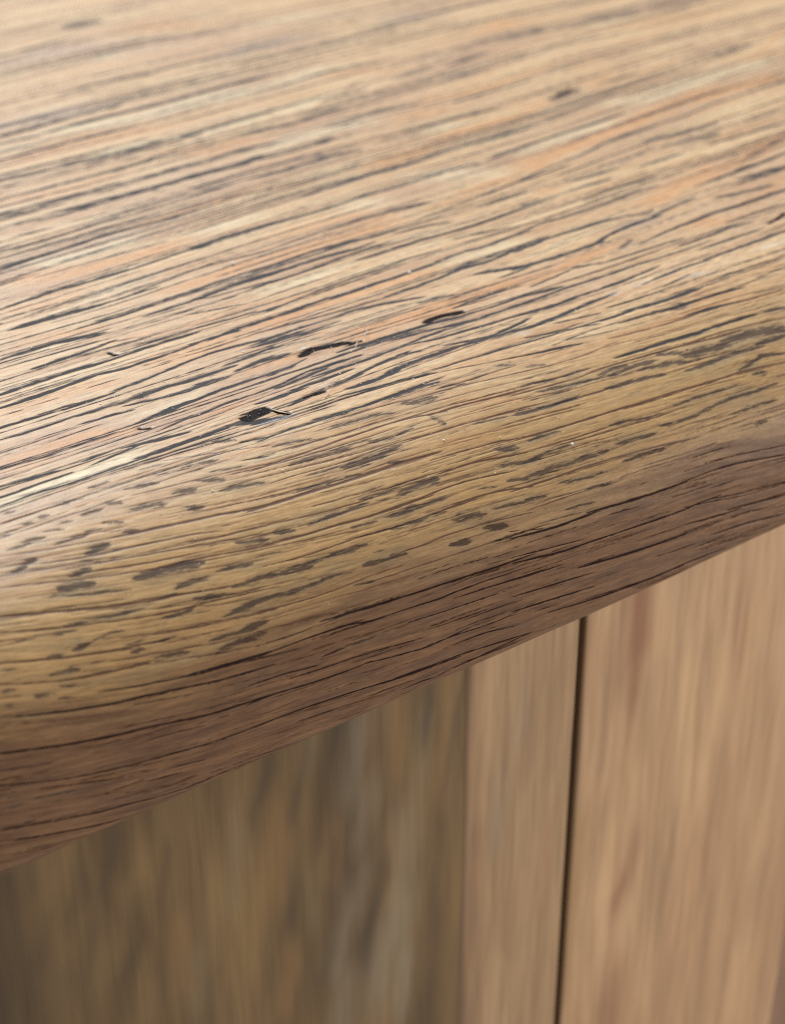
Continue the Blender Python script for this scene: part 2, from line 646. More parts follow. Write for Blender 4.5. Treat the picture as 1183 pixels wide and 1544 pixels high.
P 141 55 251 -2046 411 -2064 547 -2076 680 -2078
P 84 35 680 -2078 880 -2078 1086 -2110 1377 -2135
P 157 60 518 -1847 623 -1850 748 -1855
P 78 45 748 -1855 901 -1869
P 155 55 907 -1879 1033 -1904 1155 -1918 1243 -1930
P 120 40 189 -1919 357 -1926 520 -1914
P 94 45 553 -1727 697 -1767 847 -1781 1149 -1788
P 157 50 685 -1628 803 -1621
P 135 45 850 -1640 947 -1651 1053 -1642
P 127 55 671 -1520 776 -1521 906 -1531 986 -1539
P 152 30 1265 -2984 1516 -2913 1684 -2908
P 171 30 1186 -2601 1385 -2596 1715 -2649
O 606 50 261 -1998 501 -2039 681 -2048 855 -2036
O 511 60 740 -1750 934 -1716 1110 -1728
O 881 40 1389 -3127 1644 -3018
M 562 50 410 -2368 582 -2361 772 -2375
M 527 40 715 -2988 935 -3041 1171 -3016
M 478 50 1486 -2594 1698 -2623
C 451 60 504 -2209 840 -2169 1126 -2175 1414 -2191
C 302 60 286 -2116 419 -2129
C 281 40 951 -2884 1423 -2828
C 247 60 550 -1891 858 -1888 1215 -1889
M 799 60 1660 -2614 1819 -2610 1926 -2607
P 175 40 2327 -2428 2476 -2439
P 126 35 1562 -2464 1769 -2457 2048 -2497 2181 -2477
P 169 45 1690 -2190 1814 -2186 1963 -2183
P 85 40 1350 -2138 1510 -2152 1690 -2190
P 122 45 1648 -1982 1706 -2006
P 209 35 1891 -1971 2011 -1986
P 204 35 1518 -1915 1651 -1930
P 242 40 2161 -1982 2295 -2009
P 146 40 2033 -1848 2176 -1863
P 136 50 1285 -1776 1398 -1799 1499 -1802
P 101 40 1111 -1772 1285 -1776
P 170 50 1486 -1687 1601 -1694 1710 -1676
P 125 50 1353 -1665 1419 -1661
P 126 45 1736 -1834 1923 -1845
P 98 45 1886 -1609 2031 -1630 2218 -1642
P 139 50 1626 -1461 1763 -1480 1913 -1461
P 157 55 1150 -1416 1255 -1407
P 110 45 1383 -1424 1518 -1424 1652 -1442
P 93 50 956 -1534 1084 -1521 1240 -1545
P 106 50 1016 -1408 1119 -1398 1181 -1420
P 137 60 1111 -1192 1232 -1194 1367 -1200 1462 -1211
P 145 65 1444 -1225 1558 -1223 1643 -1230 1742 -1228 1872 -1233
P 130 55 1594 -1072 1685 -1086 1752 -1092
P 112 45 1277 -1082 1362 -1071
P 112 45 1405 -1078 1511 -1066
P 72 40 862 -1391 951 -1390
O 688 60 2504 -2296 2753 -2273
O 452 60 1596 -1605 1757 -1578
O 425 70 1196 -1247 1420 -1270 1671 -1339 1974 -1354
O 412 50 1738 -1686 2001 -1686 2280 -1715
O 523 40 1709 -2141 1896 -2107
M 903 40 2317 -2598 2528 -2566
C 323 60 1223 -1944 1335 -1893 1520 -1946
C 379 50 992 -1589 1204 -1629 1490 -1623
C 446 60 1597 -1424 1769 -1385
C 425 60 1832 -2878 2112 -2876
C 453 40 1379 -2183 1809 -2208
S 282 75 2159 -1421 2242 -1440 2317 -1450
P 117 40 2445 -1455 2530 -1460 2609 -1470
P 141 40 2877 -2078 2991 -2095 3150 -2102
P 163 35 2591 -2112 2741 -2119 2877 -2078
P 124 40 1851 -1234 2019 -1259 2179 -1295 2357 -1322 2537 -1320
P 130 40 2537 -1320 2694 -1338 2855 -1357
P 137 50 1894 -1115 2073 -1128 2245 -1152
P 82 45 1732 -1093 1894 -1115
P 131 50 1991 -956 2122 -973 2264 -986
P 72 50 1569 -864 1729 -903 1887 -922 1991 -956
P 103 45 2314 -993 2452 -998 2607 -1039 2774 -1043 3016 -1064
P 196 50 2145 -884 2248 -880 2344 -867 2446 -880
P 108 45 1849 -800 1952 -791 2090 -826
P 268 35 2155 -806 2236 -802 2361 -796
P 111 45 1963 -715 2116 -723
P 85 40 2295 -730 2449 -730 2661 -735
P 81 50 2312 -577 2410 -588 2546 -628
P 90 45 2193 -504 2312 -495 2428 -519
P 96 50 2143 -436 2330 -428
P 145 30 2929 -1481 3099 -1502 3252 -1503
O 461 80 1605 -942 1856 -1001 2088 -1028 2366 -1093 2577 -1125 2805 -1119 3078 -1121
O 425 70 2054 -554 2212 -543 2427 -603 2546 -628
O 443 50 1993 -1402 2168 -1430
O 445 40 2353 -1490 2609 -1470
O 468 40 2926 -1941 3332 -1967
O 201 50 3155 -1349 3524 -1535
C 408 60 1689 -1042 1916 -1070 2182 -1107
C 484 50 2287 -1245 2490 -1223 2883 -1266 3147 -1282
X 185 95 216 -200 272 -209 341 -198 374 -184
X 118 70 364 -186 403 -178
X 238 95 -99 11 -58 6 -19 4
X 143 80 -19 4 -7 34 15 55
P 125 80 -113 33 -63 44
X 114 60 85 5 153 9
X 159 70 2221 -1456 2306 -1471
W 42 70 -92 58 -47 58 14 62
"""
marks = []
for line in MARKS.strip().splitlines():
    t = line.split()
    marks.append((t[0], int(t[1]) / 100, int(t[2]) / 100, np.array(t[3:], float).reshape(-1, 2) / 20))

# ------------------------------------------------------------------ tabletop grid
U = np.r_[np.arange(-420, -90, 10.0), np.arange(-90, -72, 1.5), np.arange(-72, 204, 0.5), np.arange(204, 240, 2.0), np.arange(240, 700, 12.0), 700.0]
SS = np.r_[np.linspace(PS[0], -300, 50)[:-1], np.arange(-300, -216, 1.5), np.arange(-216, -70, 0.34), np.arange(-70, -10, 0.2),
           np.arange(-10, 49.6, 0.115), np.linspace(50.2, S_END, 16)]
NU, NS = len(U), len(SS)
UU, SG = np.meshgrid(U, SS, indexing='ij')
UU = UU.astype(np.float32); SG = SG.astype(np.float32)

# grain flow: slope ds/du averaged from the marks, integrated along u
gu = np.linspace(-90, 220, 40); gs = np.linspace(-230, 50, 48)
GU, GS = np.meshgrid(gu, gs, indexing='ij')
num = np.zeros_like(GU); den = np.full_like(GU, 0.02)
for k, w, d, p in marks:
    if k in 'PR' and len(p) > 1:
        for a, b in zip(p[:-1], p[1:]):
            m = (b[1] - a[1]) / max(b[0] - a[0], 0.5); L = b[0] - a[0]
            if abs(m) > 0.5: continue
            c = (a + b) / 2
            rs = 4.0 + 0.08 * abs(c[1])
            g = L * np.exp(-((GU - c[0]) / 12.0) ** 2 - ((GS - c[1]) / rs) ** 2)
            num += g * m; den += g
slope = num / den
M = np.cumsum(slope, axis=0) * (gu[1] - gu[0])
M -= M[12:13]
# bilinear lookup of M on the grid (separable)
iu = np.clip((U - gu[0]) / (gu[1] - gu[0]), 0, len(gu) - 1.001); i0 = iu.astype(int); fu = (iu - i0)[:, None]
js = np.clip((SS - gs[0]) / (gs[1] - gs[0]), 0, len(gs) - 1.001); j0 = js.astype(int); fs = (js - j0)[None, :]
Mi = M[i0] * (1 - fu) + M[i0 + 1] * fu
MG = (Mi[:, j0] * (1 - fs) + Mi[:, j0 + 1] * fs).astype(np.float32)
V = SG - MG                                   # constant along a grain line
SL = (slope[i0] * (1 - fu) + slope[i0 + 1] * fu)

layers = {k: np.zeros((NU, NS), np.float32) for k in 'PRSOCMWXG'}
ragged = noise(UU / 2.2, V / 0.22, 3) - 0.5
ragged2 = noise(UU / 0.9, V / 0.12, 4) - 0.5
soft_n = noise(UU / 7.0, V / 0.9, 5) - 0.5


def smooth_line(p, n):
    """Catmull-Rom through the points, as s(u)"""
    if len(p) == 2:
        q = np.linspace(0, 1, n)[:, None]
        return p[0] * (1 - q) + p[1] * q
    e = np.vstack([2 * p[0] - p[1], p, 2 * p[-1] - p[-2]])
    res = []
    for i in range(len(p) - 1):
        t = np.linspace(0, 1, n, endpoint=False)[:, None]
        a, b, c, d = e[i:i + 4]
        res.append(0.5 * (2 * b + (c - a) * t + (2 * a - 5 * b + 4 * c - d) * t ** 2 + (3 * b - a - 3 * c + d) * t ** 3))
    res.append(p[-1:])
    return np.vstack(res)


def paint(k, w, d, p):
    q = smooth_line(p, 8)
    o = np.argsort(q[:, 0], kind='stable'); q = q[o]
    L = q[-1, 0] - q[0, 0]
    ext = {'X': 0.35, 'S': 0.6, 'G': 2.0, 'O': 3.0, 'C': 3.0, 'M': 3.0}.get(k, 2.2) * min(1.0, 0.25 + L / 6) * (1 + 1.5 * float(np.clip((-q[0, 1] - 50) / 80, 0, 1)))
    ua, ub = q[0, 0] - ext, q[-1, 0] + ext
    a, b = np.searchsorted(U, [ua, ub])
    if b <= a: return
    u = U[a:b]
    sc = np.interp(u, q[:, 0], q[:, 1])
    m0 = (q[1, 1] - q[0, 1]) / max(q[1, 0] - q[0, 0], 0.2); m1 = (q[-1, 1] - q[-2, 1]) / max(q[-1, 0] - q[-2, 0], 0.2)
    sc = np.where(u < q[0, 0], q[0, 1] + np.clip(m0, -.4, .4) * (u - q[0, 0]), sc)
    sc = np.where(u > q[-1, 0], q[-1, 1] + np.clip(m1, -.4, .4) * (u - q[-1, 0]), sc)
    t = np.minimum(u - ua, ub - u) / (2 * ext)
    taper = np.clip(t, 0, 1)
    pad = w * 1.6 + 0.3
    j, e = np.searchsorted(SS, [sc.min() - pad, sc.max() + pad])
    if e <= j: return
    dist = np.abs(SS[None, j:e] - sc[:, None]) / (w / 2)
    rg, rg2, sn = ragged[a:b, j:e], ragged2[a:b, j:e], soft_n[a:b, j:e]
    if k in 'PRX':
        wid = (0.12 + 0.88 * taper[:, None] ** 0.6)
        v = sstep(1.6, 0.1, dist / wid + rg * (0.5 if k != 'X' else 1.0) + rg2 * 0.45) * np.minimum(1, taper[:, None] * 4)
        v = np.clip(v * (1.0 + 0.55 * sn), 0, 1) if k != 'X' else v
    elif k == 'S':
        wid = (0.55 + 0.45 * taper[:, None])
        v = sstep(1.75, 0.0, dist / wid + rg * 0.8 + rg2 * 0.5 + (1 - taper[:, None]) * 0.3)
        v = np.clip(v, 0, 1)
    else:
        v = sstep(1.5, 0.3, dist + sn * 1.1 + rg * 0.5) * taper[:, None]
    tgt = layers[k][a:b, j:e]
    np.maximum(tgt, (v * d).astype(np.float32), out=tgt)


for k, w, d, p in marks:
    far = float(np.clip((-p[:, 1].mean() - 60) / 110, 0, 1))
    if k in 'PR' and len(p) >= 3:          # take the hand jitter out of long lines
        fit = np.polyval(np.polyfit(p[:, 0], p[:, 1], 2 if len(p) > 3 else 1), p[:, 0])
        p = np.stack([p[:, 0], .45 * p[:, 1] + .55 * fit], 1)
    if k in 'PR': w, d = w * (1.04 - 0.25 * far) * (0.72 if p[:, 1].mean() > 27 else 1), min(1, d ** 0.48 * (1.0 + 0.2 * far))
    if k == 'P' and w > 1.0: d *= .8
    if k == 'S': d = min(1, 1.1 * d ** 0.7); w *= 0.88
    if k == 'X': w *= 0.75
    if k in 'OCM': d = d ** 0.7
    paint(k, w, d, p)
    if k == 'S': paint('G', w * 2.1, d * .8, p)      # grey smudge round a fleck

# finer grain between the marks: thin short pores that follow the same flow
rng = random.Random(11)
for i in range(4500):
    u0 = rng.uniform(-75, 200)
    r = rng.random()
    s0 = rng.uniform(-215, -60) if r < .28 else rng.uniform(-60, 12) if r < .62 else rng.uniform(10, 49)
    if s0 < 6 and rng.random() < .65: continue
    L = rng.uniform(3, 14) * (1 + max(0, -s0) / 60)
    if s0 > 8: L *= 0.7
    n = 5
    us = np.linspace(u0, u0 + L, n)
    k0 = int(np.clip((u0 - gu[0]) / (gu[1] - gu[0]), 0, len(gu) - 1)); k1 = int(np.clip((s0 - gs[0]) / (gs[1] - gs[0]), 0, len(gs) - 1))
    m = float(slope[k0, k1]) + rng.uniform(-.015, .015)
    pts = np.stack([us, s0 + m * (us - u0) + np.array([rng.uniform(-.05, .05) for _ in range(n)])], 1)
    w = rng.uniform(0.10, 0.26) * (1 + max(0, -s0 - 20) / 90)
    if s0 < 5 and rng.random() < .35: L *= 3; w *= 1.5
    us = np.linspace(u0, u0 + L, n); pts = np.stack([us, s0 + m * (us - u0) + np.array([rng.uniform(-.06, .06) for _ in range(n)])], 1)
    kind = 'P' if s0 < 8 or s0 > 29.5 else rng.choice('PRRR')
    d = rng.uniform(.15, .7) ** 1.3
    if kind == 'S': w *= 2.4; L *= .5
    paint(kind, w, d, pts)

# longer faint pores running through the flat of the board
for i in range(480):
    u0 = rng.uniform(-90, 180); s0 = rng.uniform(-120, 7) if i % 3 else rng.uniform(-45, 7)
    L = rng.uniform(25, 90); us = np.arange(u0, u0 + L, 3.0)
    sv = [s0]
    for a in us[1:]:
        k0 = int(np.clip((a - gu[0]) / (gu[1] - gu[0]), 0, len(gu) - 1)); k1 = int(np.clip((sv[-1] - gs[0]) / (gs[1] - gs[0]), 0, len(gs) - 1))
        sv.append(sv[-1] + 3.0 * float(slope[k0, k1]) + rng.uniform(-.07, .07))
    paint('P', rng.uniform(.14, .34) * (1 + max(0, -s0 - 20) / 90), rng.uniform(.25, .8), np.stack([us, sv], 1))

# and long faint ones across the far part
for i in range(150):
    u0 = rng.uniform(-90, 150); s0 = rng.uniform(-205, -45)
    us = np.arange(u0, u0 + rng.uniform(40, 140), 5.0); sv = [s0]
    for a in us[1:]:
        k0 = int(np.clip((a - gu[0]) / (gu[1] - gu[0]), 0, len(gu) - 1)); k1 = int(np.clip((sv[-1] - gs[0]) / (gs[1] - gs[0]), 0, len(gs) - 1))
        sv.append(sv[-1] + 5.0 * float(slope[k0, k1]) + rng.uniform(-.12, .12))
    paint('P', rng.uniform(.3, .75), rng.uniform(.3, .65), np.stack([us, sv], 1))

# fine red-brown checks that run along the rounded edge
for i in range(280):
    u0 = rng.uniform(-80, 120); s0 = rng.uniform(3, 29)
    L = rng.uniform(5, 26); us = np.arange(u0, u0 + L, 2.0)
    if len(us) < 2: continue
    sv = [s0]
    for a in us[1:]:
        k0 = int(np.clip((a - gu[0]) / (gu[1] - gu[0]), 0, len(gu) - 1)); k1 = int(np.clip((sv[-1] - gs[0]) / (gs[1] - gs[0]), 0, len(gs) - 1))
        sv.append(sv[-1] + 2.0 * float(slope[k0, k1]) + rng.uniform(-.08, .08))
    paint('R', rng.uniform(.13, .26), rng.uniform(.25, .8), np.stack([us, sv], 1))

# ------------------------------------------------------------------ relief (mm): pores sunk, late wood proud, chips torn out
fib1 = noise(UU / 5.0, V / 0.30, 21); fib2 = noise(UU / 2.0, V / 0.16, 22); fib3 = noise(UU / 16.0, V / 1.3, 23)
H = -0.12 * layers['P'] - 0.09 * layers['R'] - 0.05 * layers['S'] - 0.28 * layers['X']
H += 0.035 * (fib1 - .5) + 0.022 * (fib2 - .5) + 0.07 * (fib3 - .5)
H += 0.02 * layers['W']
# slow unevenness of the hand-sanded edge
H += 0.45 * (noise(UU / 38.0, SG / 16.0, 31) - .5) * sstep(-8, 10, SG) + 0.12 * (noise(UU / 11.0, SG / 5.0, 32) - .5) * sstep(0, 15, SG)
H *= (SG < 49.5)

Yp, Zp, ny, nz = surf(UU, SG, H)
verts = np.stack([UU, Yp, Zp], -1).reshape(-1, 3) * MM

HEART_SHADE = np.array([(-50.98, 27.49), (-43.9, 29.94), (-36.89, 31.28), (-27.29, 30.56), (-18.96, 29.58), (-8.29, 29.86), (1.3, 28.99), (10.37, 29.49), (20.89, 30.18), (33.31, 30.17), (48.01, 28.97), (58.07, 29.0), (68.94, 29.14)])
hs = np.interp(U, HEART_SHADE[:, 0], HEART_SHADE[:, 1])[:, None]
heart_shade = sstep(-4.5, 4.5, SG - hs + 3.6 * (noise(UU / 6.0, V / 0.55, 41) - .5) + 3.0 * (noise(UU / 14.0, V / 1.5, 42) - .5))  # brown lower edge: heartwood tone with the edge's shade painted in
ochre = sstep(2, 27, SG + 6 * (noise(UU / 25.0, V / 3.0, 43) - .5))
attrs = {'pore': layers['P'], 'hairline': layers['R'], 'fleck': layers['S'], 'orange': layers['O'], 'cream': layers['C'],
         'mauve': layers['M'], 'pale_streak': layers['W'], 'smudge': layers['G'], 'chip': layers['X'], 'heart_shade': heart_shade, 'ochre': ochre}


def grid_mesh(name, verts, nu, ns, attrs, grain=None):
    idx = np.arange(nu * ns).reshape(nu, ns)
    f = np.stack([idx[:-1, :-1], idx[:-1, 1:], idx[1:, 1:], idx[1:, :-1]], -1).reshape(-1, 4)
    me = bpy.data.meshes.new(name)
    me.vertices.add(len(verts)); me.vertices.foreach_set('co', verts.astype(np.float32).ravel())
    me.loops.add(f.size); me.loops.foreach_set('vertex_index', f.astype(np.int32).ravel())
    me.polygons.add(len(f))
    me.polygons.foreach_set('loop_start', np.arange(0, f.size, 4, dtype=np.int32))
    me.polygons.foreach_set('use_smooth', np.ones(len(f), bool))
    for k, v in attrs.items():
        a = me.attributes.new(k, 'FLOAT', 'POINT'); a.data.foreach_set('value', np.ascontiguousarray(v, np.float32).ravel())
    if grain is not None:
        a = me.attributes.new('grain', 'FLOAT_VECTOR', 'POINT'); a.data.foreach_set('vector', np.ascontiguousarray(grain, np.float32).ravel())
    me.update(calc_edges=True)
    return me


# ------------------------------------------------------------------ materials
class Nodes:
    def __init__(self, name):
        self.m = bpy.data.materials.new(name); self.m.use_nodes = True
        self.t = self.m.node_tree; self.b = self.t.nodes['Principled BSDF']
    def new(self, typ, **kw):
        n = self.t.nodes.new(typ)
        for k, v in kw.items(): setattr(n, k, v)
        return n
    def link(self, a, b): self.t.links.new(a, b)
    def attr(self, name, out='Fac'):
        return self.new('ShaderNodeAttribute', attribute_name=name).outputs[out]
    def attr_gate(self, name, k):
        """k where the mark is, fading to 0 just outside it"""
        return self.math('MULTIPLY', self.ramp(self.attr(name), 0.02, 0.16), k)
    def math(self, op, a, b=None, clamp=False):
        n = self.new('ShaderNodeMath', operation=op, use_clamp=clamp)
        for i, v in enumerate((a, b)):
            if v is None: continue
            if isinstance(v, (int, float)): n.inputs[i].default_value = v
            else: self.link(v, n.inputs[i])
        return n.outputs[0]
    def mix(self, fac, a, b, blend='MIX'):
        n = self.new('ShaderNodeMix', data_type='RGBA', blend_type=blend)
        for s, v in ((n.inputs[0], fac), (n.inputs[6], a), (n.inputs[7], b)):
            if isinstance(v, (int, float)): s.default_value = v
            elif isinstance(v, tuple): s.default_value = v + (1,)
            else: self.link(v, s)
        return n.outputs[2]
    def noise(self, vec, scale, detail=3.0, rough=.55):
        mp = self.new('ShaderNodeMapping'); mp.inputs['Scale'].default_value = scale; self.link(vec, mp.inputs['Vector'])
        n = self.new('ShaderNodeTexNoise'); n.inputs['Scale'].default_value = 1.0
        n.inputs['Detail'].default_value = detail; n.inputs['Roughness'].default_value = rough
        self.link(mp.outputs[0], n.inputs['Vector'])
        return n.outputs['Fac']
    def ramp(self, fac, lo, hi):
        n = self.new('ShaderNodeMapRange', clamp=True); self.link(fac, n.inputs[0])
        n.inputs[1].default_value = lo; n.inputs[2].default_value = hi
        return n.outputs[0]


def oak_top():
    N = Nodes('oiled_oak_top')
    g = N.attr('grain', 'Vector')
    broad = N.noise(g, (.02, .28, 1), 2)
    mid = N.noise(g, (.05, .9, 1), 3)
    fine = N.noise(g, (.30, 3.4, 1), 5, .7)
    hair = N.noise(g, (.6, 7.0, 1), 4, .75)
    speck = N.noise(g, (3.0, 7.0, 1), 2, .7)
    c = N.mix(N.ramp(broad, .3, .7), (.49, .275, .142), (.66, .435, .238))
    c = N.mix(N.math('MULTIPLY', N.ramp(mid, .52, .68), .8), c, (.53, .275, .13))
    c = N.mix(N.math('MULTIPLY', N.ramp(mid, .46, .22), .65), c, (.70, .53, .32))
    c = N.mix(N.math('MULTIPLY', N.ramp(N.noise(g, (.012, .055, 1), 2), .46, .62), .45), c, (.43, .245, .155))
    c = N.mix(N.math('MULTIPLY', N.attr('cream'), .75), c, (.74, .585, .37))
    c = N.mix(N.math('MULTIPLY', N.attr('orange'), .85), c, (.60, .285, .115))
    c = N.mix(N.math('MULTIPLY', N.attr('mauve'), .8), c, (.36, .25, .21))
    # the rounded edge is a little yellower, with grey-olive weathering
    oc = N.mix(N.ramp(mid, .3, .7), (.46, .28, .105), (.58, .36, .155))
    oc = N.mix(N.math('MULTIPLY', N.ramp(N.noise(g, (.09, .35, 1), 3), .52, .72), .6), oc, (.27, .22, .125))
    c = N.mix(N.math('MULTIPLY', N.attr('ochre'), .8), c, oc)
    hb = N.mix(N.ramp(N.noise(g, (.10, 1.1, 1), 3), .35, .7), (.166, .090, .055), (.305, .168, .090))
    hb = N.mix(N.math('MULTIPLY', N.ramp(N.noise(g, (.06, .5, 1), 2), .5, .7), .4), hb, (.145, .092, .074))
    c = N.mix(N.attr('heart_shade'), c, hb)
    c = N.mix(N.math('MULTIPLY', N.attr('smudge'), .5), c, (.235, .185, .125))
    # fibre tone
    streak = N.noise(g, (.03, 2.6, 1), 3, .6)
    c = N.mix(N.math('MULTIPLY', N.ramp(streak, .54, .74), .55), c, (.30, .185, .105))
    c = N.mix(1.0, c, N.mix(N.ramp(fine, .28, .72), (.66, .63, .60), (1.18, 1.17, 1.14)), 'MULTIPLY')
    c = N.mix(1.0, c, N.mix(N.ramp(hair, .25, .7), (.80, .78, .76), (1.11, 1.11, 1.10)), 'MULTIPLY')
    # marks
    brk = N.ramp(speck, .30, .60)
    jit = N.math('MULTIPLY', N.math('SUBTRACT', N.noise(g, (.55, 5.0, 1), 4, .7), .5), 1.0)
    hl = N.ramp(N.math('ADD', N.attr('hairline'), N.math('MULTIPLY', jit, .9)), .14, .62)
    c = N.mix(N.math('MULTIPLY', hl, N.attr_gate('hairline', .93)), c, (.105, .042, .022))
    fl = N.ramp(N.math('ADD', N.attr('fleck'), N.math('MULTIPLY', jit, 2.6)), .30, .66)
    fl = N.math('MULTIPLY', fl, N.math('ADD', N.math('MULTIPLY', N.ramp(fine, .33, .62), .3), .7))
    fl = N.math('MULTIPLY', fl, N.attr_gate('fleck', .9))
    c = N.mix(fl, c, N.mix(brk, (.036, .025, .028), (.062, .044, .040)))
    pr = N.ramp(N.math('ADD', N.attr('pore'), N.math('MULTIPLY', jit, 1.05)), .15, .56)
    pr = N.math('MULTIPLY', pr, N.attr_gate('pore', .96))
    c = N.mix(pr, c, N.mix(N.attr('heart_shade'), N.mix(brk, (.024, .025, .032), (.050, .046, .046)), (.026, .015, .016)))
    dk = N.math('MAXIMUM', N.math('MAXIMUM', pr, fl), N.ramp(N.math('ADD', N.attr('chip'), N.math('MULTIPLY', jit, .6)), .06, .42))
    c = N.mix(N.ramp(N.math('ADD', N.attr('chip'), N.math('MULTIPLY', jit, .6)), .06, .42), c, N.mix(N.ramp(speck, .5, .7), (.014, .011, .012), (.085, .055, .035)))
    c = N.mix(N.math('MULTIPLY', N.attr('pale_streak'), N.math('MULTIPLY', N.ramp(speck, .42, .62), .7)), c, (.50, .56, .62))
    N.link(c, N.b.inputs['Base Color'])
    r = N.math('ADD', N.math('MULTIPLY', fine, .22), .29)
    N.link(N.math('ADD', r, N.math('MULTIPLY', dk, .3)), N.b.inputs['Roughness'])
    N.link(N.math('SUBTRACT', N.math('SUBTRACT', .42, N.math('MULTIPLY', N.attr('heart_shade'), .24)), N.math('MULTIPLY', dk, .38), True), N.b.inputs['Specular IOR Level'])
    bump = N.new('ShaderNodeBump'); bump.inputs['Strength'].default_value = .55; bump.inputs['Distance'].default_value = 0.00006
    N.link(N.math('ADD', N.math('ADD', fine, N.math('MULTIPLY', hair, .6)), N.math('MULTIPLY', speck, .25)), bump.inputs['Height'])
    N.link(bump.outputs[0], N.b.inputs['Normal'])
    return N.m


def oak_upright(name, a, b, dark, figure=.25):
    """vertical boards of the cabinet front; grain runs along z (object coordinates in metres)"""
    N = Nodes(name)
    g = N.new('ShaderNodeTexCoord').outputs['Object']
    broad = N.noise(g, (75, 75, 11), 2); mid = N.noise(g, (170, 170, 24), 3); fine = N.noise(g, (700, 700, 45), 3, .6)
    c = N.mix(N.ramp(broad, .3, .7), a, b)
    c = N.mix(1.0, c, N.mix(N.ramp(mid, .25, .75), (.95, .94, .93), (1.04, 1.04, 1.04)), 'MULTIPLY')
    c = N.mix(1.0, c, N.mix(N.ramp(fine, .25, .75), (.80, .78, .76), (1.15, 1.15, 1.15)), 'MULTIPLY')
    fig = N.noise(g, (110, 110, 20), 2, .5)
    c = N.mix(figure, c, N.mix(1.0, c, N.mix(N.ramp(fig, .32, .68), (.58, .54, .50), (1.30, 1.30, 1.30)), 'MULTIPLY'))
    for nm, cc, k in (('light', tuple(min(1, x * 1.45) for x in b), .8), ('olive', (.29, .22, .125), .7), ('grey', (.34, .27, .19), .6),
                      ('red', (.27, .105, .05), .85), ('amber', (.36, .20, .075), .8), ('dark', dark, .8)):
        c = N.mix(N.math('MULTIPLY', N.attr(nm), k), c, cc)
    N.link(c, N.b.inputs['Base Color'])
    N.link(N.math('ADD', N.math('MULTIPLY', fine, .2), .42), N.b.inputs['Roughness'])
    bump = N.new('ShaderNodeBump'); bump.inputs['Strength'].default_value = .5; bump.inputs['Distance'].default_value = 0.0001
    N.link(fine, bump.inputs['Height']); N.link(bump.outputs[0], N.b.inputs['Normal'])
    return N.m


def plain(name, colr, rough):
    N = Nodes(name)
    g = N.new('ShaderNodeTexCoord').outputs['Object']
    f = N.noise(g, (900, 900, 900), 3)
    N.link(N.mix(f, tuple(x * .8 for x in colr), tuple(min(1, x * 1.15) for x in colr)), N.b.inputs['Base Color'])
    N.b.inputs['Roughness'].default_value = rough
    return N.m


M_TOP = oak_top()
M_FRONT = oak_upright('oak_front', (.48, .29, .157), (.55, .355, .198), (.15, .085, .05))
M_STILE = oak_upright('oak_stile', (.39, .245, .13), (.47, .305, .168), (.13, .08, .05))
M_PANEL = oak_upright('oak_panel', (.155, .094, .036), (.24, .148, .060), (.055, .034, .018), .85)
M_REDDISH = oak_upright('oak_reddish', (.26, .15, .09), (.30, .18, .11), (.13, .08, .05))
M_CARCASS = plain('carcass_wood', (.035, .022, .014), .8)
M_FIBRE = plain('pale_fibre', (.62, .50, .38), .6)
M_DUST = plain('pale_dust', (.75, .72, .68), .6)


def link(name, me, mat=None, parent=None, loc=None):
    o = bpy.data.objects.new(name, me); col.objects.link(o)
    if mat is not None and me is not None: me.materials.append(mat)
    if parent is not None: o.parent = parent
    if loc: o.location = loc
    return o


def tag(o, label=None, category=None, group=None, kind=None):
    for k, v in (('label', label), ('category', category), ('group', group), ('kind', kind)):
        if v: o[k] = v
    return o


# ------------------------------------------------------------------ the sideboard
board = link('sideboard', None)
tag(board, 'rustic wooden cabinet with a thick rounded top of dark-streaked oak and plain doors below', 'cabinet')
GR = np.stack([UU, V, np.zeros_like(V)], -1)
top = link('tabletop', grid_mesh('tabletop', verts, NU, NS, attrs, GR), M_TOP, board)


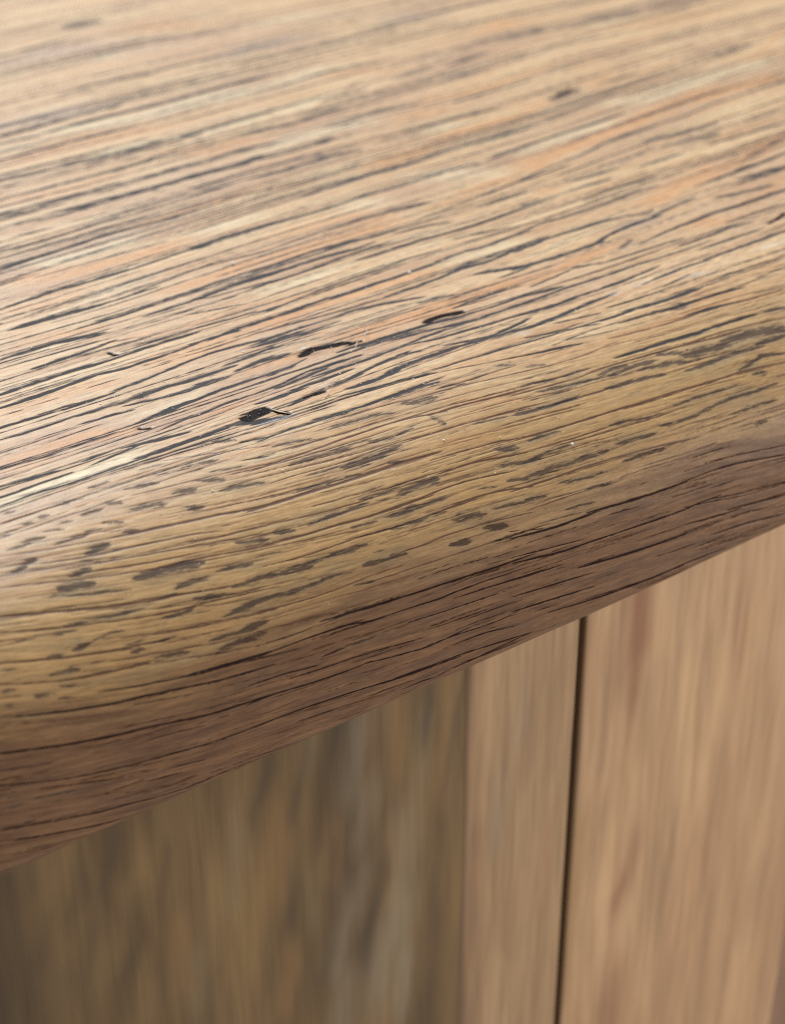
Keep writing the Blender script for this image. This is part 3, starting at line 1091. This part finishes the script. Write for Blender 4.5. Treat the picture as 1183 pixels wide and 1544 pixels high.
CAB = """
@panel
L 40 50 -409 -521 -432 -559
L 46 50 -408 -644 -426 -681
L 39 45 -281 -567 -308 -588
L 39 45 -331 -671 -358 -691
L 34 30 -242 -519 -254 -547
L 37 30 -171 -639 -186 -705
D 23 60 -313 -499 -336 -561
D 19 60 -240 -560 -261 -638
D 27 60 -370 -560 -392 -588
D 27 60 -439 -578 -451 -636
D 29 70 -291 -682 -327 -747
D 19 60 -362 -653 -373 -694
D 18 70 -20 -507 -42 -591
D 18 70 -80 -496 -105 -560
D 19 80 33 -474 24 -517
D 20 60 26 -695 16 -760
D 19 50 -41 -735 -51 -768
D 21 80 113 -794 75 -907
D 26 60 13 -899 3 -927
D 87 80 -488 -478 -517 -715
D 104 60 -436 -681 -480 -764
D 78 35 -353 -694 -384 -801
O 50 60 -66 -628 -80 -688
O 35 60 29 -672 19 -730
O 31 50 -230 -717 -233 -798
O 35 60 -52 -873 -66 -933
O 30 40 -254 -606 -262 -649
O 31 50 125 -761 119 -810
G 46 80 67 -519 54 -598
G 42 60 83 -624 65 -690
G 49 80 51 -826 28 -914
G 51 80 125 -916 106 -982
G 56 70 42 -972 29 -1042
G 36 50 76 -773 63 -819
Y 24 60 -8 -472 -15 -510
Y 32 50 -128 -589 -146 -665
Y 32 50 -207 -781 -216 -828
Y 34 40 -18 -735 -14 -789
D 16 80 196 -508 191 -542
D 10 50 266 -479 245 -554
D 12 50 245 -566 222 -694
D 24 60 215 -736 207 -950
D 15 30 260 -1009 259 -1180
G 51 70 156 -739 147 -854
Y 52 80 147 -881 141 -961
Y 31 60 191 -554 185 -613
G 39 80 151 -996 145 -1050
O 23 50 134 -457 137 -590
L 37 45 243 -493 238 -702
L 39 45 248 -707 255 -1178
O 31 50 221 -483 213 -689
@stile
N 70 30 259 -474 262 -778
N 74 30 262 -778 267 -1183
D 44 40 257 -473 262 -778
D 47 40 262 -778 267 -1183
L 39 40 301 -516 297 -601
G 34 60 333 -754 325 -810
G 23 50 370 -578 367 -627
D 13 25 386 -529 388 -708
N 29 30 438 -869 433 -1024
D 9 30 343 -590 340 -685
L 21 30 412 -897 395 -1138
N 27 40 281 -801 282 -1071
L 29 40 336 -1103 325 -1204
D 11 30 434 -562 437 -732
@plank
N 49 100 610 -478 612 -567
N 33 80 609 -592 607 -669
N 21 30 497 -495 501 -635
L 30 50 647 -486 650 -583
D 10 40 565 -485 571 -627
D 15 30 693 -480 703 -631
N 41 40 840 -595 848 -679
L 47 40 769 -490 771 -568
D 8 30 792 -499 807 -635
L 50 35 874 -530 884 -653
O 33 70 502 -902 503 -1140
O 27 60 504 -1156 488 -1322
N 28 80 621 -1076 608 -1107
N 36 50 642 -1004 631 -1058
N 60 50 623 -1323 613 -1400
L 38 50 793 -932 794 -977
L 49 50 728 -717 726 -764
L 30 40 577 -704 565 -814
L 31 40 576 -955 569 -1055
D 12 35 883 -931 906 -1289
L 45 50 636 -1154 629 -1205
L 42 40 817 -742 822 -815
D 20 25 740 -965 736 -1068
L 48 35 629 -866 627 -922
D 10 30 542 -622 548 -785
D 15 25 693 -1046 701 -1206
D 17 25 978 -1229 983 -1453
L 50 30 966 -1460 959 -1545
"""
cab_marks = {}; cur = None
for line in CAB.strip().splitlines():
    if line[0] == '@': cur = line[1:]; cab_marks[cur] = []; continue
    t = line.split(); cab_marks[cur].append((t[0], int(t[1]) / 10, int(t[2]) / 100, np.array(t[3:], float) / 10))
CK = {'L': 'light', 'D': 'dark', 'N': 'red', 'G': 'grey', 'Y': 'olive', 'O': 'amber'}  # the panel's broad D strokes at far left paint shade into the wood
Z_TOP, Z_LOW = -PT - 0.5, -430.0


def upright(name, x0, x1, y, thick, mat, parent, spots, r=0.35, fine=(None, None), rl=None):
    rl = r if rl is None else rl
    """an upright board: front face in the x-z plane at depth y, eased edges, real thickness"""
    fx0, fx1 = (x0 if fine[0] is None else fine[0]), (x1 if fine[1] is None else fine[1])
    a = np.linspace(0, math.pi / 2, 9)
    xs, yo = [x0], [thick]
    for t in a: xs.append(x0 + rl - rl * math.cos(t)); yo.append(rl - rl * math.sin(t))
    xm = np.unique(np.r_[np.linspace(x0 + rl, x1 - r, 30), np.arange(max(fx0, x0 + rl), min(fx1, x1 - r), 0.7)])[1:-1]
    xs += list(xm); yo += [0.0] * len(xm)
    for t in a[::-1]: xs.append(x1 - r + r * math.cos(t)); yo.append(r - r * math.sin(t))
    xs.append(x1); yo.append(thick)
    xs = np.array(xs); yo = np.array(yo)
    zs = np.r_[np.linspace(Z_LOW, -190, 20)[:-1], np.arange(-190, Z_TOP, 0.9), Z_TOP]
    X, Z = np.meshgrid(xs, zs, indexing='ij')
    Yd = np.repeat(yo[:, None], len(zs), 1)
    lay = {v: np.zeros(X.shape, np.float32) for v in CK.values()}
    seed = {'panel': 61, 'stile': 62, 'plank': 63}.get(spots, 64)
    n1 = noise(X / 2.6, Z / 14.0, seed) - .5; n2 = noise(X / 0.9, Z / 8.0, seed + 5) - .5
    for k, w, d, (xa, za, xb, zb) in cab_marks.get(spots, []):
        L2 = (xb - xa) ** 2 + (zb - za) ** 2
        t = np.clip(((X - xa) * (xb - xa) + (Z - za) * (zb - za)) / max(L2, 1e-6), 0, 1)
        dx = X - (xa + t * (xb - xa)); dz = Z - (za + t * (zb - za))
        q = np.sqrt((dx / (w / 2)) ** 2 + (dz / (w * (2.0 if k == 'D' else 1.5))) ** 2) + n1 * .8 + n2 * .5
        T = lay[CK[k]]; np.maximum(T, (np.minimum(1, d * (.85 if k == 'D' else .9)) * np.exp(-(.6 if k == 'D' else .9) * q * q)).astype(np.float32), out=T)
    lay['dark'] = np.maximum(lay['dark'], 0.95 * (Yd > 0.3) * ((spots != 'stile') | (X > x0 + 1))).astype(np.float32)      # side faces painted dark as the shade in the open joint
    wob = 0.25 * (noise(X / 9.0, Z / 40.0, seed + 9) - .5) + 0.08 * n2
    vv = np.stack([X, y + Yd + wob * (Yd < .01), Z], -1).reshape(-1, 3) * MM
    me = grid_mesh(name, vv, len(xs), len(zs), lay)
    return link(name, me, mat, parent)


def board_box(name, x0, x1, y0, y1, z0, z1, mat, parent, bev=0.6):
    bm = bmesh.new()
    bmesh.ops.create_cube(bm, size=1)
    for v in bm.verts:
        v.co = Vector(((x0 + x1) / 2 + v.co.x * (x1 - x0), (y0 + y1) / 2 + v.co.y * (y1 - y0), (z0 + z1) / 2 + v.co.z * (z1 - z0))) * MM
    bmesh.ops.bevel(bm, geom=bm.edges[:], offset=bev * MM, segments=2, affect='EDGES')
    me = bpy.data.meshes.new(name); bm.to_mesh(me); bm.free()
    return link(name, me, mat, parent)


YC = 18.0
board_box('carcass', -330, 620, 40, 410, Z_LOW - 20, Z_TOP, M_CARCASS, board)
door = link('door', None, None, board)
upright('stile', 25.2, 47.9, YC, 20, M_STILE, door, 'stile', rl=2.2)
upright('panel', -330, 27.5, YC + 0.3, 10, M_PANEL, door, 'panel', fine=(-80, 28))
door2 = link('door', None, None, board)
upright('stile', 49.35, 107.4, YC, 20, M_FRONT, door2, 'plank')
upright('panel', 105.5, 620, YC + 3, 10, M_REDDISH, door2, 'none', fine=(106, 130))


# ------------------------------------------------------------------ torn chips: loose flakes standing at the lips
def flake(pts, lift, thick):
    """thin wedge of wood: outline in (u, s), one side lifted"""
    bm = bmesh.new(); lo, hi = [], []
    for (u, s), h in zip(pts, lift):
        for lst, dh in ((lo, -thick), (hi, 0)):
            y, z, _, _ = surf(u, s, h + dh)
            lst.append(bm.verts.new((u * MM, float(y) * MM, float(z) * MM)))
    bm.faces.new(hi); bm.faces.new(lo[::-1])
    for i in range(len(pts)):
        j = (i + 1) % len(pts); bm.faces.new((lo[i], lo[j], hi[j], hi[i]))
    bmesh.ops.recalc_face_normals(bm, faces=bm.faces[:])
    me = bpy.data.meshes.new('flake'); bm.to_mesh(me); bm.free()
    return link('flake', me, M_FIBRE, top)


def thread(name, pts, r, mat, parent=None):
    """a thin bent fibre lying on the wood: points (u, s, height) in mm"""
    P = [Vector((u * MM, float(surf(u, s, h)[0]) * MM, float(surf(u, s, h)[1]) * MM)) for u, s, h in pts]
    bm = bmesh.new(); rings = []
    for i, p in enumerate(P):
        d = (P[min(i + 1, len(P) - 1)] - P[max(i - 1, 0)]).normalized()
        a = d.orthogonal().normalized(); b = d.cross(a)
        k = r * MM * (0.5 if i in (0, len(P) - 1) else 1)
        rings.append([bm.verts.new(p + (a * math.cos(t) + b * math.sin(t)) * k) for t in (0, 1.047, 2.094, 3.142, 4.189, 5.236)])
    for q, w in zip(rings[:-1], rings[1:]):
        for i in range(6): bm.faces.new((q[i], q[(i + 1) % 6], w[(i + 1) % 6], w[i])).smooth = True
    bm.faces.new(rings[0][::-1]); bm.faces.new(rings[-1])
    me = bpy.data.meshes.new(name); bm.to_mesh(me); bm.free()
    return link(name, me, mat, parent)


# flakes at the two chips
flake([(-0.8, 0.1), (0.8, 2.81), (-0.44, 1.82)], [0.03, 0.02, 0.25], 0.10)
flake([(11.06, -11.31), (13.69, -11.38), (12.46, -11.79)], [0.03, 0.05, 0.22], 0.10)
flake([(7.36, 0.23), (8.75, -0.13), (8.37, -0.18)], [0.03, 0.05, 0.2], 0.08)

# ------------------------------------------------------------------ loose things lying on the wood
o = thread('wood_fibre', [(18.7, -8.41, 0.1), (19.76, -8.66, 0.3), (20.55, -8.84, 0.5), (21.46, -9.47, 0.8), (21.81, -10.25, 1.0), (21.34, -10.08, 0.9)], 0.05, M_FIBRE)
tag(o, 'curled pale wood fibre at the right end of the long dark chip', 'fibre')
o = thread('wood_fibre', [(17.44, -6.81, 0.1), (18.37, -7.64, 0.3), (19.04, -8.42, 0.4), (19.54, -8.82, 0.3)], 0.045, M_FIBRE)
tag(o, 'short straight fibre hanging below the curled one beside the long chip', 'fibre')
o = thread('wood_fibre', [(6.43, 2.15, 0.1), (7.2, 1.64, 0.3), (7.53, 1.02, 0.5), (7.12, 2.2, 0.3)], 0.045, M_FIBRE)
tag(o, 'short hooked pale fibre standing on the wood right of the small notch', 'fibre')
o = thread('wood_fibre', [(12.06, -9.31, 0.1), (12.91, -9.93, 0.4), (12.51, -8.72, 0.2)], 0.04, M_FIBRE)
tag(o, 'tiny bent fibre across the left end of the long dark chip', 'fibre')


def grain_of(u, s, r, seed):
    """one uneven speck"""
    bm = bmesh.new(); bmesh.ops.create_icosphere(bm, subdivisions=2, radius=r * MM)
    rr = random.Random(seed)
    for v in bm.verts: v.co *= rr.uniform(.8, 1.15)
    y, z, _, _ = surf(u, s, r * .8)
    me = bpy.data.meshes.new('crumb'); bm.to_mesh(me); bm.free()
    return link('crumb', me, M_DUST, None, (u * MM, float(y) * MM, float(z) * MM))


tag(grain_of(*(32.5, 22.05), 0.20, 1), 'bright white crumb alone on the rounded front edge at right', 'crumb')
tag(grain_of(*(20.18, -41.33), 0.24, 2), 'pale crumb lying on the flat top beside an orange streak at left', 'crumb')
tag(grain_of(*(39.13, -23.23), 0.22, 3), 'pale crumb near the middle of the flat top on a dark grain line', 'crumb')

# fine dust caught in the grain; bright specks also stand in for glints
rd = random.Random(5)
bm = bmesh.new()
spots = []
for i in range(760):
    u = rd.gauss(8, 26); s = rd.gauss(-10, 17)
    if s > 46: continue
    spots.append((u, s, rd.uniform(.03, .065) * (2 if rd.random() < .06 else 1)))
for u, s, r in spots:
    y, z, _, _ = surf(u, s, r * .4)
    mt = Matrix.Translation((u * MM, float(y) * MM, float(z) * MM)) @ Matrix.Rotation(rd.uniform(0, 6.28), 4, 'Z') @ Matrix.Diagonal((rd.uniform(.8, 2.0), 1, rd.uniform(.5, .9), 1))
    bmesh.ops.create_icosphere(bm, subdivisions=1, radius=r * MM, matrix=mt)
me = bpy.data.meshes.new('dust'); bm.to_mesh(me); bm.free()
tag(link('dust', me, M_DUST), 'fine pale dust specks and modelled glints scattered in the grain of the top', None, None, 'stuff')
